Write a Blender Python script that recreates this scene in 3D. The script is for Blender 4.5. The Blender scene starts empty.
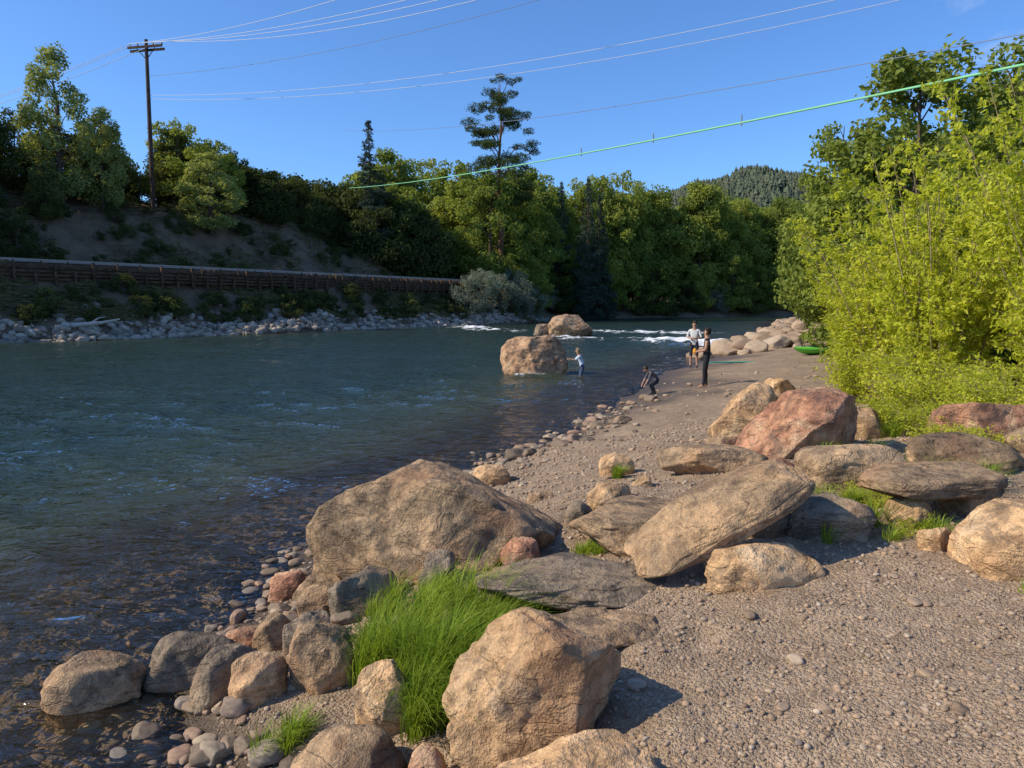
import bpy, bmesh, math, random
import numpy as np
from mathutils import Vector, Matrix, Euler
rng=np.random.default_rng(7); random.seed(7)
scene=bpy.context.scene; COL=scene.collection
# ---------------------------------------------------------------- noise
def _h(ix,iy,iz,seed):
    n=(ix.astype(np.int64)*374761393+iy.astype(np.int64)*668265263+iz.astype(np.int64)*2147483647+seed*1274126177)&0xffffffff
    n=((n^(n>>13))*1274126177)&0xffffffff
    n=(n^(n>>16))&0xffffffff
    return n/4294967295.0
def vn3(x,y,z,seed=0):
    xi=np.floor(x);yi=np.floor(y);zi=np.floor(z)
    fx=x-xi;fy=y-yi;fz=z-zi
    fx=fx*fx*(3-2*fx);fy=fy*fy*(3-2*fy);fz=fz*fz*(3-2*fz)
    r=0
    for a in (0,1):
        for b in (0,1):
            for c in (0,1):
                w=(fx if a else 1-fx)*(fy if b else 1-fy)*(fz if c else 1-fz)
                r=r+w*_h(xi+a,yi+b,zi+c,seed)
    return r*2-1
def fbm(x,y,z=None,seed=0,o=4):
    if z is None: z=np.zeros_like(x)
    r=0;a=1;s=1
    for i in range(o):
        r=r+a*vn3(x*s,y*s,z*s,seed+i*17); a*=.5; s*=2.03
    return r
# ---------------------------------------------------------------- terrain
RY=[-60,-10,0,4,4.4,6.5,7.5,11.8,14.5,18.7,24.6,30,36,44,60,100,132,150,170,200,400,1500]
RX=[-8,-1.2,-1.3,-1.7,-1.83,-2.14,-2.1,-.66,.93,2.2,4.6,6.2,9.2,13,20,36,48,65,95,150,500,2600]
def st(x,y):
    dx=x+38.6; dy=y-58
    return dx*.533+dy*.846, -dx*.846+dy*.533
def xy(s,t): return -38.6+.533*s-.846*t, 58+.846*s+.533*t
def tshore(s): return np.interp(s,[-100,0,60,88,109,147,205,400,1600],[-9,-7.5,-6.5,-.5,-.5,-24,-58,-150,-700])
def sstep(a,b,x):
    t=np.clip((x-a)/(b-a),0,1); return t*t*(3-2*t)
def ground(x,y):
    x=np.asarray(x,float); y=np.asarray(y,float)
    near=sstep(60,10,y)
    d=(x-np.interp(y,RY,RX))*.85+near*.18*fbm(x*.9,y*.9,seed=3,o=3)+(1-near)*1.0*fbm(x*.12,y*.12,seed=3,o=3)
    k=np.interp(y,[0,8,20],[1,.9,.5])
    z=np.interp(d,[-12,-4.2,-1.8,0,1,2,3,4,8,14,30,90],[-1.4,-.7,-.24,0,.3,.6,.85,1.0,1.3,2.2,3.4,4])
    R=np.where(z>0,z*k,z)
    s,t=st(x,y); e=t-tshore(s)+.8*fbm(x*.15,y*.15,seed=5,o=3)
    k1=np.interp(s,[-100,60,90,400],[1,1,.55,.4])
    ins=np.clip(t-4,0,12)/12
    hill=np.interp(s,[-100,42,66,90],[8.2,8.0,2.5,0.4])*sstep(0,1,ins)*.96+np.clip(t-16,0,60)*.05
    L=np.where(e<0,np.maximum(-1.4,.3*e),np.interp(e,[0,2.5,6.0,6.6],[0,1.6,4.4,5.6])*k1)+np.where(t>4,hill,0)*(e>0)
    L=L+np.where(e>0,.35*fbm(x*.25,y*.25,seed=8,o=4)*sstep(0,2,e)*np.where((t>-1.5)&(t<4)&(s<70),.15,1),0)
    L=L+np.where((t>5)&(s<70),.8*fbm(x*.3,y*.3,seed=18,o=4)*sstep(5,8,t),0)
    z=np.maximum(L,R)
    z=z+np.where(z>-.3,.03,.02)*fbm(x*1.3,y*1.3,seed=11,o=4)*near
    z=z+.012*fbm(x*7,y*7,seed=21,o=2)*sstep(20,8,y)
    return z
def G(x,y): return float(ground(np.array([x]),np.array([y]))[0])
# ---------------------------------------------------------------- mesh helpers
def mkmesh(name,V,F,mats=(),midx=None,attrs=None,smooth=True):
    V=np.asarray(V,np.float32)
    me=bpy.data.meshes.new(name)
    if not isinstance(F,list): F=[F]
    F=[np.asarray(f,np.int32) for f in F if len(f)]
    loops=np.concatenate([f.ravel() for f in F])
    tot=np.concatenate([np.full(len(f),f.shape[1],np.int32) for f in F])
    st_=np.concatenate([[0],np.cumsum(tot)[:-1]]).astype(np.int32)
    me.vertices.add(len(V)); me.vertices.foreach_set("co",V.ravel())
    me.loops.add(len(loops)); me.loops.foreach_set("vertex_index",loops)
    me.polygons.add(len(tot)); me.polygons.foreach_set("loop_start",st_)
    for m in mats: me.materials.append(m)
    if midx is not None: me.polygons.foreach_set("material_index",np.asarray(midx,np.int32))
    me.polygons.foreach_set("use_smooth",np.full(len(tot),smooth))
    if attrs:
        for k,v in attrs.items():
            a=me.attributes.new(k,'FLOAT','POINT'); a.data.foreach_set("value",np.asarray(v,np.float32))
    me.update(calc_edges=True)
    return me
def obj(name,me,loc=(0,0,0),rot=(0,0,0),scale=(1,1,1),parent=None):
    o=bpy.data.objects.new(name,me); COL.objects.link(o)
    o.location=loc;o.rotation_euler=rot;o.scale=scale
    if parent: o.parent=parent
    return o
def empty(name,loc=(0,0,0),rot=(0,0,0)):
    o=bpy.data.objects.new(name,None); COL.objects.link(o); o.location=loc; o.rotation_euler=rot; o.empty_display_size=.2
    return o
class Acc:
    def __init__(s): s.V=[];s.Q=[];s.T=[];s.n=0;s.qm=[];s.tm=[];s.a=[]
    def add(s,V,Q=None,T=None,m=0,a=None):
        V=np.asarray(V,float)
        s.V.append(V)
        if Q is not None and len(Q): s.Q.append(np.asarray(Q)+s.n); s.qm.append(np.full(len(Q),m))
        if T is not None and len(T): s.T.append(np.asarray(T)+s.n); s.tm.append(np.full(len(T),m))
        s.a.append(np.zeros(len(V)) if a is None else np.broadcast_to(np.asarray(a,float),(len(V),)))
        s.n+=len(V)
    def mesh(s,name,mats,smooth=True):
        F=[];m=[]
        if s.Q: F.append(np.concatenate(s.Q)); m.append(np.concatenate(s.qm))
        if s.T: F.append(np.concatenate(s.T)); m.append(np.concatenate(s.tm))
        return mkmesh(name,np.concatenate(s.V),F,mats,np.concatenate(m),{'rnd':np.concatenate(s.a)},smooth)
def tube(P,R,n=6):
    P=np.asarray(P,float);k=len(P);V=[]
    for i in range(k):
        d=P[min(i+1,k-1)]-P[max(i-1,0)]; d=d/(np.linalg.norm(d)+1e-9)
        up=np.array([0,0,1.]) if abs(d[2])<.9 else np.array([1.,0,0])
        u=np.cross(d,up);u/=np.linalg.norm(u);v=np.cross(d,u)
        for j in range(n):
            a=2*math.pi*j/n; V.append(P[i]+R[i]*(math.cos(a)*u+math.sin(a)*v))
    Q=[(i*n+j,i*n+(j+1)%n,(i+1)*n+(j+1)%n,(i+1)*n+j) for i in range(k-1) for j in range(n)]
    return np.array(V),np.array(Q)
def box(cx,cy,cz,sx,sy,sz):
    V=np.array([[x,y,z] for x in(-.5,.5) for y in(-.5,.5) for z in(-.5,.5)])*[sx,sy,sz]+[cx,cy,cz]
    return V,np.array([[0,1,3,2],[4,6,7,5],[0,4,5,1],[2,3,7,6],[0,2,6,4],[1,5,7,3]])
def leafquads(C,N,L,W,dirs=None):
    n=len(C); N=N/(np.linalg.norm(N,axis=1,keepdims=True)+1e-9)
    if dirs is None: dirs=rng.normal(size=(n,3))
    U=np.cross(N,dirs);U/=np.linalg.norm(U,axis=1,keepdims=True)+1e-9
    W_=np.cross(N,U)
    L=np.broadcast_to(L,(n,))[:,None];W=np.broadcast_to(W,(n,))[:,None]
    V=np.stack([C-W_*L*.5, C+U*W*.5-W_*L*.05+N*L*.06, C+W_*L*.5, C-U*W*.5-W_*L*.05+N*L*.06],1).reshape(-1,3)
    Q=np.arange(4*n).reshape(n,4)
    return V,Q
_ico={}
def ico(sub):
    if sub not in _ico:
        bm=bmesh.new(); bmesh.ops.create_icosphere(bm,subdivisions=sub,radius=1)
        bm.verts.ensure_lookup_table()
        V=np.array([v.co[:] for v in bm.verts]); T=np.array([[v.index for v in f.verts] for f in bm.faces]); bm.free()
        _ico[sub]=(V,T)
    return _ico[sub]
# ---------------------------------------------------------------- materials
def newmat(name):
    m=bpy.data.materials.new(name); m.use_nodes=True; nt=m.node_tree; nt.nodes.clear()
    out=nt.nodes.new('ShaderNodeOutputMaterial'); return m,nt,out
class NB:
    def __init__(s,nt): s.nt=nt
    def n(s,t,**k):
        x=s.nt.nodes.new('ShaderNode'+t)
        for a,b in k.items(): setattr(x,a,b)
        return x
    def l(s,a,b): s.nt.links.new(a,b)
    def noise(s,vec,scale,detail=4,rough=.55,dist=0):
        x=s.n('TexNoise'); x.inputs['Scale'].default_value=scale;x.inputs['Detail'].default_value=detail;x.inputs['Roughness'].default_value=rough;x.inputs['Distortion'].default_value=dist
        if vec: s.l(vec,x.inputs['Vector'])
        return x.outputs['Fac']
    def ramp(s,fac,stops,interp='LINEAR'):
        x=s.n('ValToRGB'); cr=x.color_ramp; cr.interpolation=interp
        while len(cr.elements)<len(stops): cr.elements.new(.5)
        for e,(p,c) in zip(cr.elements,stops):
            e.position=p; e.color=(c,c,c,1) if isinstance(c,(int,float)) else (*c,1)
        s.l(fac,x.inputs['Fac']); return x.outputs['Color']
    def mix(s,fac,a,b,mode='MIX'):
        x=s.n('Mix',data_type='RGBA',blend_type=mode)
        for v,i in ((fac,0),(a,6),(b,7)):
            if isinstance(v,(int,float)): x.inputs[i].default_value=v
            elif isinstance(v,tuple): x.inputs[i].default_value=(*v,1)
            else: s.l(v,x.inputs[i])
        return x.outputs[2]
    def math(s,op,a,b=0,c=None):
        x=s.n('Math',operation=op)
        for v,i in ((a,0),(b,1),(c,2)):
            if v is None: continue
            if isinstance(v,(int,float)): x.inputs[i].default_value=v
            else: s.l(v,x.inputs[i])
        return x.outputs[0]
    def bump(s,h,strength,dist,nrm=None):
        x=s.n('Bump'); x.inputs['Strength'].default_value=strength; x.inputs['Distance'].default_value=dist
        s.l(h,x.inputs['Height'])
        if nrm: s.l(nrm,x.inputs['Normal'])
        return x.outputs['Normal']
    def attr(s,name):
        x=s.n('Attribute'); x.attribute_name=name; return x.outputs['Fac']
def princ(nb,out,col,rough=.8,nrm=None,spec=.3,metal=0):
    b=nb.n('BsdfPrincipled')
    if isinstance(col,tuple): b.inputs['Base Color'].default_value=(*col,1)
    else: nb.l(col,b.inputs['Base Color'])
    if isinstance(rough,(int,float)): b.inputs['Roughness'].default_value=rough
    else: nb.l(rough,b.inputs['Roughness'])
    b.inputs['Specular IOR Level'].default_value=spec; b.inputs['Metallic'].default_value=metal
    if nrm: nb.l(nrm,b.inputs['Normal'])
    nb.l(b.outputs[0],out.inputs['Surface']); return b
def plain(name,col,rough=.7,spec=.3,var=.15,scale=20):
    m,nt,out=newmat(name);nb=NB(nt);tc=nb.n('TexCoord').outputs['Object']
    f=nb.noise(tc,scale,3)
    c=nb.ramp(f,[(.3,tuple(v*(1-var) for v in col)),(.7,tuple(v*(1+var) for v in col))])
    princ(nb,out,c,rough,None,spec); return m
def rockmat(name,A,B,C,sc=1.0,gain=1.2):
    A,B,C=[tuple(min(.62,v*gain*w) for v,w in zip(q,(1.1,1.0,.84))) for q in (A,B,C)]
    m,nt,out=newmat(name);nb=NB(nt)
    tc=nb.n('TexCoord').outputs['Object']; oi=nb.n('ObjectInfo').outputs['Random']
    va=nb.n('VectorMath',operation='ADD'); nb.l(tc,va.inputs[0]); cm=nb.n('CombineXYZ'); nb.l(nb.math('MULTIPLY',oi,37),cm.inputs[0]); nb.l(nb.math('MULTIPLY',oi,11),cm.inputs[1]); nb.l(cm.outputs[0],va.inputs[1]); v=va.outputs[0]
    n1=nb.noise(v,2.1*sc,6,.68,.6); n2=nb.noise(v,8*sc,6,.68); n3=nb.noise(v,75*sc,2,.6)
    c=nb.ramp(n1,[(.38,A),(.5,B),(.6,C)])
    c=nb.mix(.9,c,nb.ramp(n2,[(.3,.4),(.5,1.0),(.68,1.3)]),'MULTIPLY')
    c=nb.mix(.55,c,nb.ramp(n3,[(.35,.6),(.5,1.0),(.65,1.25)]),'MULTIPLY')
    n4=nb.noise(v,2.4*sc,7,.78,.8); st_=nb.ramp(n4,[(.5,0.),(.6,1.)])
    c=nb.mix(nb.math('MULTIPLY',st_,.62),c,(.095,.075,.06))
    n6=nb.noise(v,1.3*sc,4,.6,.3); c=nb.mix(nb.math('MULTIPLY',nb.ramp(n6,[(.52,0.),(.66,1.)]),.5),c,(.42,.22,.11))
    c=nb.mix(1.,c,nb.ramp(oi,[(0,.88),(1,1.25)]),'MULTIPLY')
    mp=nb.n('Mapping'); mp.inputs['Scale'].default_value=(1,1,2.6); mp.inputs['Rotation'].default_value=(.5,.35,0); nb.l(v,mp.inputs['Vector'])
    n5=nb.noise(mp.outputs[0],1.5*sc,4,.6,.8)
    strat=nb.ramp(n5,[(.47,1.),(.495,.0),(.515,1.)])
    c=nb.mix(.3,c,strat,'MULTIPLY')
    hgt=nb.math('ADD',n2,nb.math('MULTIPLY',n3,.18)); hgt=nb.math('ADD',hgt,nb.math('MULTIPLY',strat,.12))
    princ(nb,out,c,.85,nb.bump(hgt,1.0,.055/sc),.2); return m
M_tan=rockmat('rock_tan',(.32,.215,.13),(.47,.33,.205),(.4,.31,.22))
M_gry=rockmat('rock_gray',(.13,.115,.1),(.22,.185,.155),(.29,.235,.18),gain=1.1)
M_brn=rockmat('rock_brown',(.19,.14,.1),(.32,.24,.165),(.43,.3,.19),gain=1.15)
M_drk=rockmat('rock_dark_brown',(.15,.115,.085),(.28,.21,.145),(.4,.285,.19),gain=1.12)
M_red=rockmat('rock_red',(.24,.125,.09),(.35,.195,.135),(.4,.28,.2),gain=1.15)
M_bigdist=rockmat('rock_distant',(.28,.19,.13),(.38,.27,.19),(.3,.24,.19),.5)
M_riv=rockmat('rock_river',(.2,.135,.1),(.32,.215,.15),(.37,.27,.19),.7)
RM={'t':M_tan,'g':M_gry,'b':M_brn,'r':M_red,'k':M_drk}
def pebblemat(name,stops,rough=.75,wetline=False):
    m,nt,out=newmat(name);nb=NB(nt);a=nb.attr('rnd');tc=nb.n('TexCoord').outputs['Object']
    c=nb.ramp(a,stops,'LINEAR'); n=nb.noise(tc,35,3)
    c=nb.mix(.5,c,nb.ramp(n,[(.3,.6),(.7,1.3)]),'MULTIPLY')
    princ(nb,out,c,rough,None,.3); return m
M_peb=pebblemat('pebbles',[(0,(.17,.12,.08)),(.2,(.35,.245,.155)),(.45,(.42,.295,.19)),(.6,(.29,.195,.13)),(.8,(.44,.335,.235)),(.93,(.22,.175,.14)),(1,(.54,.43,.32))])
M_cob=pebblemat('cobbles',[(0,(.12,.09,.065)),(.3,(.26,.185,.12)),(.5,(.34,.21,.135)),(.75,(.2,.165,.13)),(1,(.42,.32,.21))])
M_rip=pebblemat('riprap',[(0,(.18,.145,.11)),(.5,(.34,.27,.2)),(1,(.5,.42,.32))])
M_spit=pebblemat('shore_rock',[(0,(.24,.17,.115)),(.5,(.37,.26,.17)),(1,(.47,.36,.25))])
# ground
m,nt,out=newmat('ground_gravel');nb=NB(nt);tc=nb.n('TexCoord').outputs['Object']
wet=nb.attr('wet'); veg=nb.attr('veg')
big=nb.noise(tc,1.1,6,.65); med=nb.noise(tc,7,4,.65); 
vo=nb.n('TexVoronoi'); vo.inputs['Scale'].default_value=50; nb.l(tc,vo.inputs['Vector'])
vo2=nb.n('TexVoronoi'); vo2.inputs['Scale'].default_value=130; nb.l(tc,vo2.inputs['Vector'])
sp=nb.n('SeparateColor'); nb.l(vo.outputs['Color'],sp.inputs[0]); sp2=nb.n('SeparateColor'); nb.l(vo2.outputs['Color'],sp2.inputs[0])
c=nb.ramp(sp.outputs[0],[(0,(.16,.11,.075)),(.3,(.34,.24,.155)),(.6,(.43,.305,.2)),(.85,(.34,.25,.17)),(1,(.58,.47,.34))])
c2=nb.ramp(sp2.outputs[0],[(0,(.22,.15,.1)),(.5,(.4,.285,.185)),(1,(.54,.42,.3))])
c=nb.mix(.42,c,c2); base=nb.ramp(big,[(.35,(.27,.185,.12)),(.65,(.5,.36,.23))]); c=nb.mix(.42,c,base)
c=nb.mix(.85,c,nb.ramp(med,[(.3,.6),(.7,1.22)]),'MULTIPLY')
c=nb.mix(nb.math('MULTIPLY',wet,.78),c,(.05,.038,.026))
soil=nb.ramp(nb.noise(tc,.6,7,.7),[(.3,(.06,.045,.026)),(.5,(.17,.11,.065)),(.7,(.24,.165,.095))])
c=nb.mix(veg,c,soil)
h=nb.math('ADD',nb.math('MULTIPLY',vo.outputs['Distance'],-.7),nb.math('MULTIPLY',vo2.outputs['Distance'],-.35)); h=nb.math('ADD',h,nb.math('MULTIPLY',med,.8))
rr=nb.math('SUBTRACT',.92,nb.math('MULTIPLY',wet,.45))
princ(nb,out,c,rr,nb.bump(h,1.,.024),.25); M_ground=m
def leafmat(name,A,B,C=None,tr=.35,orand=.5):
    m,nt,out=newmat(name);nb=NB(nt);a=nb.attr('rnd'); oi=nb.n('ObjectInfo').outputs['Random']
    f=nb.math('ADD',nb.math('MULTIPLY',a,1-orand),nb.math('MULTIPLY',oi,orand))
    c=nb.ramp(f,[(0.05,A),(.6,B),(.95,C or B)])
    b=nb.n('BsdfDiffuse'); nb.l(c,b.inputs['Color'])
    t=nb.n('BsdfTranslucent'); nb.l(nb.mix(1.,c,(1.25,1.2,.55),'MULTIPLY'),t.inputs['Color'])
    mx=nb.n('MixShader'); mx.inputs[0].default_value=tr; nb.l(b.outputs[0],mx.inputs[1]); nb.l(t.outputs[0],mx.inputs[2]); nb.l(mx.outputs[0],out.inputs['Surface']); return m
L_cot=leafmat('leaf_cottonwood',(.12,.165,.04),(.26,.31,.07),(.42,.43,.09),.4)
L_dark=leafmat('leaf_oak',(.045,.062,.024),(.095,.115,.038),(.16,.165,.055),.3)
L_pop=leafmat('leaf_poplar',(.24,.28,.11),(.36,.4,.15),None,.4)
L_pine=leafmat('needle_pine',(.05,.07,.025),(.1,.13,.04),None,.1)
L_spr=leafmat('needle_spruce',(.045,.06,.045),(.085,.11,.075),None,.08)
L_wil=leafmat('leaf_willow',(.34,.38,.035),(.53,.57,.06),(.68,.68,.11),.5,.15)
L_oli=leafmat('leaf_olive',(.15,.17,.12),(.26,.29,.21),(.33,.36,.27),.2)
L_grs=leafmat('grass_blade',(.12,.2,.025),(.26,.36,.045),(.42,.48,.1),.4,.1)
L_dry=leafmat('dry_grass',(.14,.11,.055),(.22,.18,.09),(.12,.14,.045),.2)
B_bark=plain('bark',(.11,.08,.055),.9,.1,.4,6); B_twig=plain('twig',(.26,.21,.11),.8,.2,.3,10)
B_pine=plain('bark_pine',(.17,.09,.055),.9,.1,.4,4); B_drift=plain('driftwood',(.5,.45,.38),.85,.1,.2,4)
# ---------------------------------------------------------------- world, sun
SD=Vector((-.95,-.18,math.tan(math.radians(38))*.967)).normalized()
el=math.asin(SD.z); az=math.atan2(SD.x,SD.y)
w=bpy.data.worlds.new("World"); scene.world=w; w.use_nodes=True; nt=w.node_tree; nb=NB(nt)
sky=nt.nodes.new('ShaderNodeTexSky'); sky.sky_type='NISHITA'; sky.sun_disc=False; sky.sun_elevation=el; sky.sun_rotation=az
sky.altitude=500; sky.air_density=1.0; sky.dust_density=.8; sky.ozone_density=2.5
bg=nt.nodes['Background']; bg.inputs['Strength'].default_value=.145
skc=nb.mix(1.,sky.outputs[0],(.66,.98,1.38),'MULTIPLY')
tcw=nb.n('TexCoord').outputs['Generated']; mpw=nb.n('Mapping'); mpw.inputs['Scale'].default_value=(2.2,2.2,7.5); mpw.inputs['Rotation'].default_value=(.25,.1,.5); nb.l(tcw,mpw.inputs['Vector'])
cl=nb.noise(mpw.outputs[0],3.2,7,.62,.8); clm=nb.noise(tcw,2.1,2,.5)
sx=nb.n('SeparateXYZ'); nb.l(tcw,sx.inputs[0])
cf=nb.math('MULTIPLY',nb.ramp(cl,[(.52,0.),(.75,1.)]),nb.ramp(sx.outputs[0],[(.36,0.),(.5,1.)]))
skc=nb.mix(nb.math('MULTIPLY',cf,.3),skc,(5.5,6.2,6.8))
nb.l(skc,bg.inputs['Color'])
sun=bpy.data.lights.new('sun','SUN'); sun.energy=5.0; sun.angle=math.radians(.53); sun.color=(1,.87,.66)
so=bpy.data.objects.new('sun',sun); COL.objects.link(so); so.rotation_euler=(-SD).to_track_quat('-Z','Y').to_euler()
scene.view_settings.view_transform='Standard'; scene.view_settings.look='None'; scene.view_settings.exposure=0
# ---------------------------------------------------------------- camera
cam=bpy.data.cameras.new('camera'); cam.sensor_width=36; cam.lens=36*759/1024; cam.clip_end=6000; cam.clip_start=.05
co=bpy.data.objects.new('camera',cam); COL.objects.link(co); co.location=(0,0,2.6); co.rotation_euler=(math.radians(90-5.94),0,0); scene.camera=co
# ---------------------------------------------------------------- ground sheet
def axis(lo,f0,f1,hi,d0,g,gb=None):
    a=list(np.arange(f0,f1,d0)); x=a[-1];d=d0
    while x<hi: d*=g; x+=d; a.append(x)
    x=a[0];d=d0;b=[]
    while x>lo: d*=(gb or g); x-=d; b.append(x)
    return np.array(b[::-1]+a)
def grid(X,Y):
    gx,gy=np.meshgrid(X,Y); nx,ny=len(X),len(Y)
    i=np.arange(nx*ny).reshape(ny,nx)
    Q=np.stack([i[:-1,:-1],i[:-1,1:],i[1:,1:],i[1:,:-1]],-1).reshape(-1,4)
    return gx.ravel(),gy.ravel(),Q
X=axis(-1500,-4,6,1500,.06,1.022); Y=axis(-200,2.2,9,2500,.06,1.018,1.06)
gx,gy,Q=grid(X,Y); gz=ground(gx,gy)
s_,t_=st(gx,gy)
dR=(gx-np.interp(gy,RY,RX))*.85
wn=fbm(gx*.8,gy*.8,seed=31,o=3)
wet=sstep(.2,.03,gz+.05*wn)
wet=np.maximum(wet,sstep(15,19,gy)*sstep(.42,.1,gz+.14*wn)*(dR<4)*.85)
wet=np.where(gz<-.03,.3,wet)
leftside=(t_-tshore(s_))>-3
veg=np.clip(np.where(leftside,.55+.6*(np.clip(t_-tshore(s_),0,3)/3)*.5,0)+sstep(9,14,dR)*np.where(leftside,0,1),0,1)
veg=np.where(leftside&(t_>4)&(t_<17)&(s_<55),.9,veg)
me=mkmesh('ground',np.stack([gx,gy,gz],1),Q,[M_ground],None,{'wet':wet,'veg':veg}); obj('ground',me)
# ---------------------------------------------------------------- water (real wave relief + fine bump)
m,nt,out=newmat('river_water');nb=NB(nt)
geo=nb.n('TexCoord').outputs['Object']
mp=nb.n('Mapping'); mp.inputs['Scale'].default_value=(.8,1.6,1); mp.inputs['Rotation'].default_value=(0,0,math.radians(-20)); nb.l(geo,mp.inputs['Vector'])
w1=nb.noise(mp.outputs[0],3.2,3,.55,.6)
nrm=nb.bump(w1,1.0,.12)
depth=nb.attr('depth'); foam=nb.attr('foam')
fr=nb.n('Fresnel'); fr.inputs['IOR'].default_value=1.36; nb.l(nrm,fr.inputs['Normal'])
gl=nb.n('BsdfGlossy'); gl.inputs['Roughness'].default_value=.015; nb.l(nrm,gl.inputs['Normal'])
tr=nb.n('BsdfTransparent'); nb.l(nb.ramp(depth,[(0,(.98,.95,.88)),(.4,(.8,.74,.52))]),tr.inputs['Color'])
df=nb.n('BsdfDiffuse'); nb.l(nb.ramp(depth,[(0.1,(.12,.095,.055)),(.5,(.05,.06,.035)),(1,(.022,.04,.03))]),df.inputs['Color'])
body=nb.n('MixShader'); nb.l(nb.ramp(depth,[(0,0.),(.22,.25),(.5,.85),(.8,1.)]),body.inputs[0]); nb.l(tr.outputs[0],body.inputs[1]); nb.l(df.outputs[0],body.inputs[2])
ws=nb.n('MixShader'); nb.l(fr.outputs[0],ws.inputs[0]); nb.l(body.outputs[0],ws.inputs[1]); nb.l(gl.outputs[0],ws.inputs[2])
fo=nb.n('BsdfDiffuse'); fo.inputs['Color'].default_value=(.78,.8,.82,1)
mp2=nb.n('Mapping'); mp2.inputs['Scale'].default_value=(.7,.5,1); nb.l(geo,mp2.inputs['Vector'])
fn=nb.noise(mp2.outputs[0],1.3,6,.75,.5)
ff=nb.math('ADD',foam,nb.math('SUBTRACT',nb.math('MULTIPLY',fn,2.2),1.6)); ff=nb.ramp(nb.math('MULTIPLY',ff,3),[(0,0.),(.8,1.)])
ff=nb.math('MULTIPLY',ff,nb.ramp(foam,[(.08,0.),(.3,1.)]))
fs=nb.n('MixShader'); nb.l(ff,fs.inputs[0]); nb.l(ws.outputs[0],fs.inputs[1]); nb.l(fo.outputs[0],fs.inputs[2]); nb.l(fs.outputs[0],out.inputs['Surface'])
M_water=m
X=axis(-160,-7,6,400,.08,1.011,1.011); Y=axis(-60,2.5,14,420,.055,1.008,1.06)
gx,gy,Q=grid(X,Y); dz=ground(gx,gy)
def seg(x,y,a,b,wid):
    a=np.array(a,float);b=np.array(b,float);d=b-a;L=d@d
    t=np.clip(((x-a[0])*d[0]+(y-a[1])*d[1])/L,0,1)
    return np.exp(-(((x-a[0]-t*d[0])**2+(y-a[1]-t*d[1])**2)/wid**2))
foam=np.maximum.reduce([seg(gx,gy,(6.5,60),(14,52),3.2)*1.0,seg(gx,gy,(9,56),(13,50),2.6)*.85,seg(gx,gy,(-5,88),(3,74),4.)*.92,seg(gx,gy,(3,63),(6.5,60),2.)*.9,seg(gx,gy,(9,76),(16,71),4)*.8,
   seg(gx,gy,(.2,27.6),(1.9,27.6),.35)*.62])
foam=foam*(.75+.45*fbm(gx*.25,gy*.25,seed=46,o=3))
ca,sa=math.cos(.35),math.sin(.35); ux=gx*ca-gy*sa; uy=gx*sa+gy*ca
wx=ux+.6*fbm(ux*.5,uy*.5,seed=70,o=2); wy=uy+.5*fbm(ux*.6+9,uy*.6,seed=71,o=2)
gust=.45+.55*np.clip(fbm(gx*.07,gy*.12,seed=72,o=3)+.4,-.6,1)
fine=sstep(34,10,gy); mid=sstep(100,30,gy)
depth_=np.clip(-dz,0,1); shal=.3+.7*sstep(.05,.4,depth_)
def ridge(a): return 1-2*np.abs(a)**.8
wv=.026*ridge(vn3(wx*1.3,wy*3.0,gx*0,73))*fine+.022*vn3(wx*2.6,wy*5.0,gx*0,74)*fine+.06*ridge(vn3(wx*.55,wy*1.25,gx*0,75))*(.4+.6*mid)+.09*vn3(wx*.2,wy*.5,gx*0,76)
zz=wv*gust*shal+foam*.22*np.abs(fbm(gx*.7,gy*.5,seed=45,o=3))+sstep(.35,.9,foam)*.05
zz=np.where(dz>-.03,np.minimum(zz,.012),zz)
keep=(dz<.12)[Q].any(1)
me=mkmesh('river_water',np.stack([gx,gy,zz],1),Q[keep],[M_water],None,{'depth':depth_,'foam':foam}); obj('river_water',me)
# ---------------------------------------------------------------- rocks
def rockverts(sub,seed,planes=14,lo=.62,hi=.95,nz=.09,flat=False,p=2.6):
    V,T=ico(sub); V=V.copy(); r=np.random.default_rng(seed)
    V=V/((np.abs(V)**p).sum(1)**(1/p))[:,None]
    N=r.normal(size=(planes,3)); N/=np.linalg.norm(N,axis=1,keepdims=True)
    if flat: N[0]=[.08,.05,1]; N[0]/=np.linalg.norm(N[0])
    o=r.uniform(lo,hi,planes)
    if flat: o[0]=.45
    for n,q in zip(N,o):
        d=V@n-q; V-=np.where(d>0,d,0)[:,None]*n[None]*.93
    P=V*1.4+r.uniform(0,50,3)
    D=nz*fbm(P[:,0],P[:,1],P[:,2],seed,4)
    rid=1-np.abs(fbm(P[:,0]*1.1,P[:,1]*1.1,P[:,2]*1.8,seed+5,3)); D-=nz*2.6*np.clip(rid-.86,0,1)
    P=V*6; D+=nz*.18*fbm(P[:,0],P[:,1],P[:,2],seed+9,3)
    nn=V/(np.linalg.norm(V,axis=1,keepdims=True)+1e-6)
    V=V+nn*D[:,None]
    mn,mx=V.min(0),V.max(0); return (V-(mn+mx)/2)/(mx-mn),T
def rock(name,c,size,rot=(0,0,0),m='t',seed=1,sub=5,**k):
    V,T=rockverts(sub,seed,**k)
    V=V*np.array(size)
    me=mkmesh(name,V,T,[RM.get(m) or m]); return obj(name,me,c,rot)
def rb(name,x,y,z,w,h,m='t',d=None,rz=0,seed=1,sub=5,tilt=(0,0),hf=None,**k):
    d=d or w*.75
    sl=(2.6-z-h)/max(y,1)
    hr=max(.35*h,h*.98-.3*sl*d)
    yc=y+.38*d; z=G(x,yc) if y<20 else z
    H_=hr*(hf or (1.4 if k.get('flat') else 1.62))
    return rock(name,(x,yc,z+hr-H_/2),(w,d,H_),(tilt[0],tilt[1],rz),m,seed,sub,**k)
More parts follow.
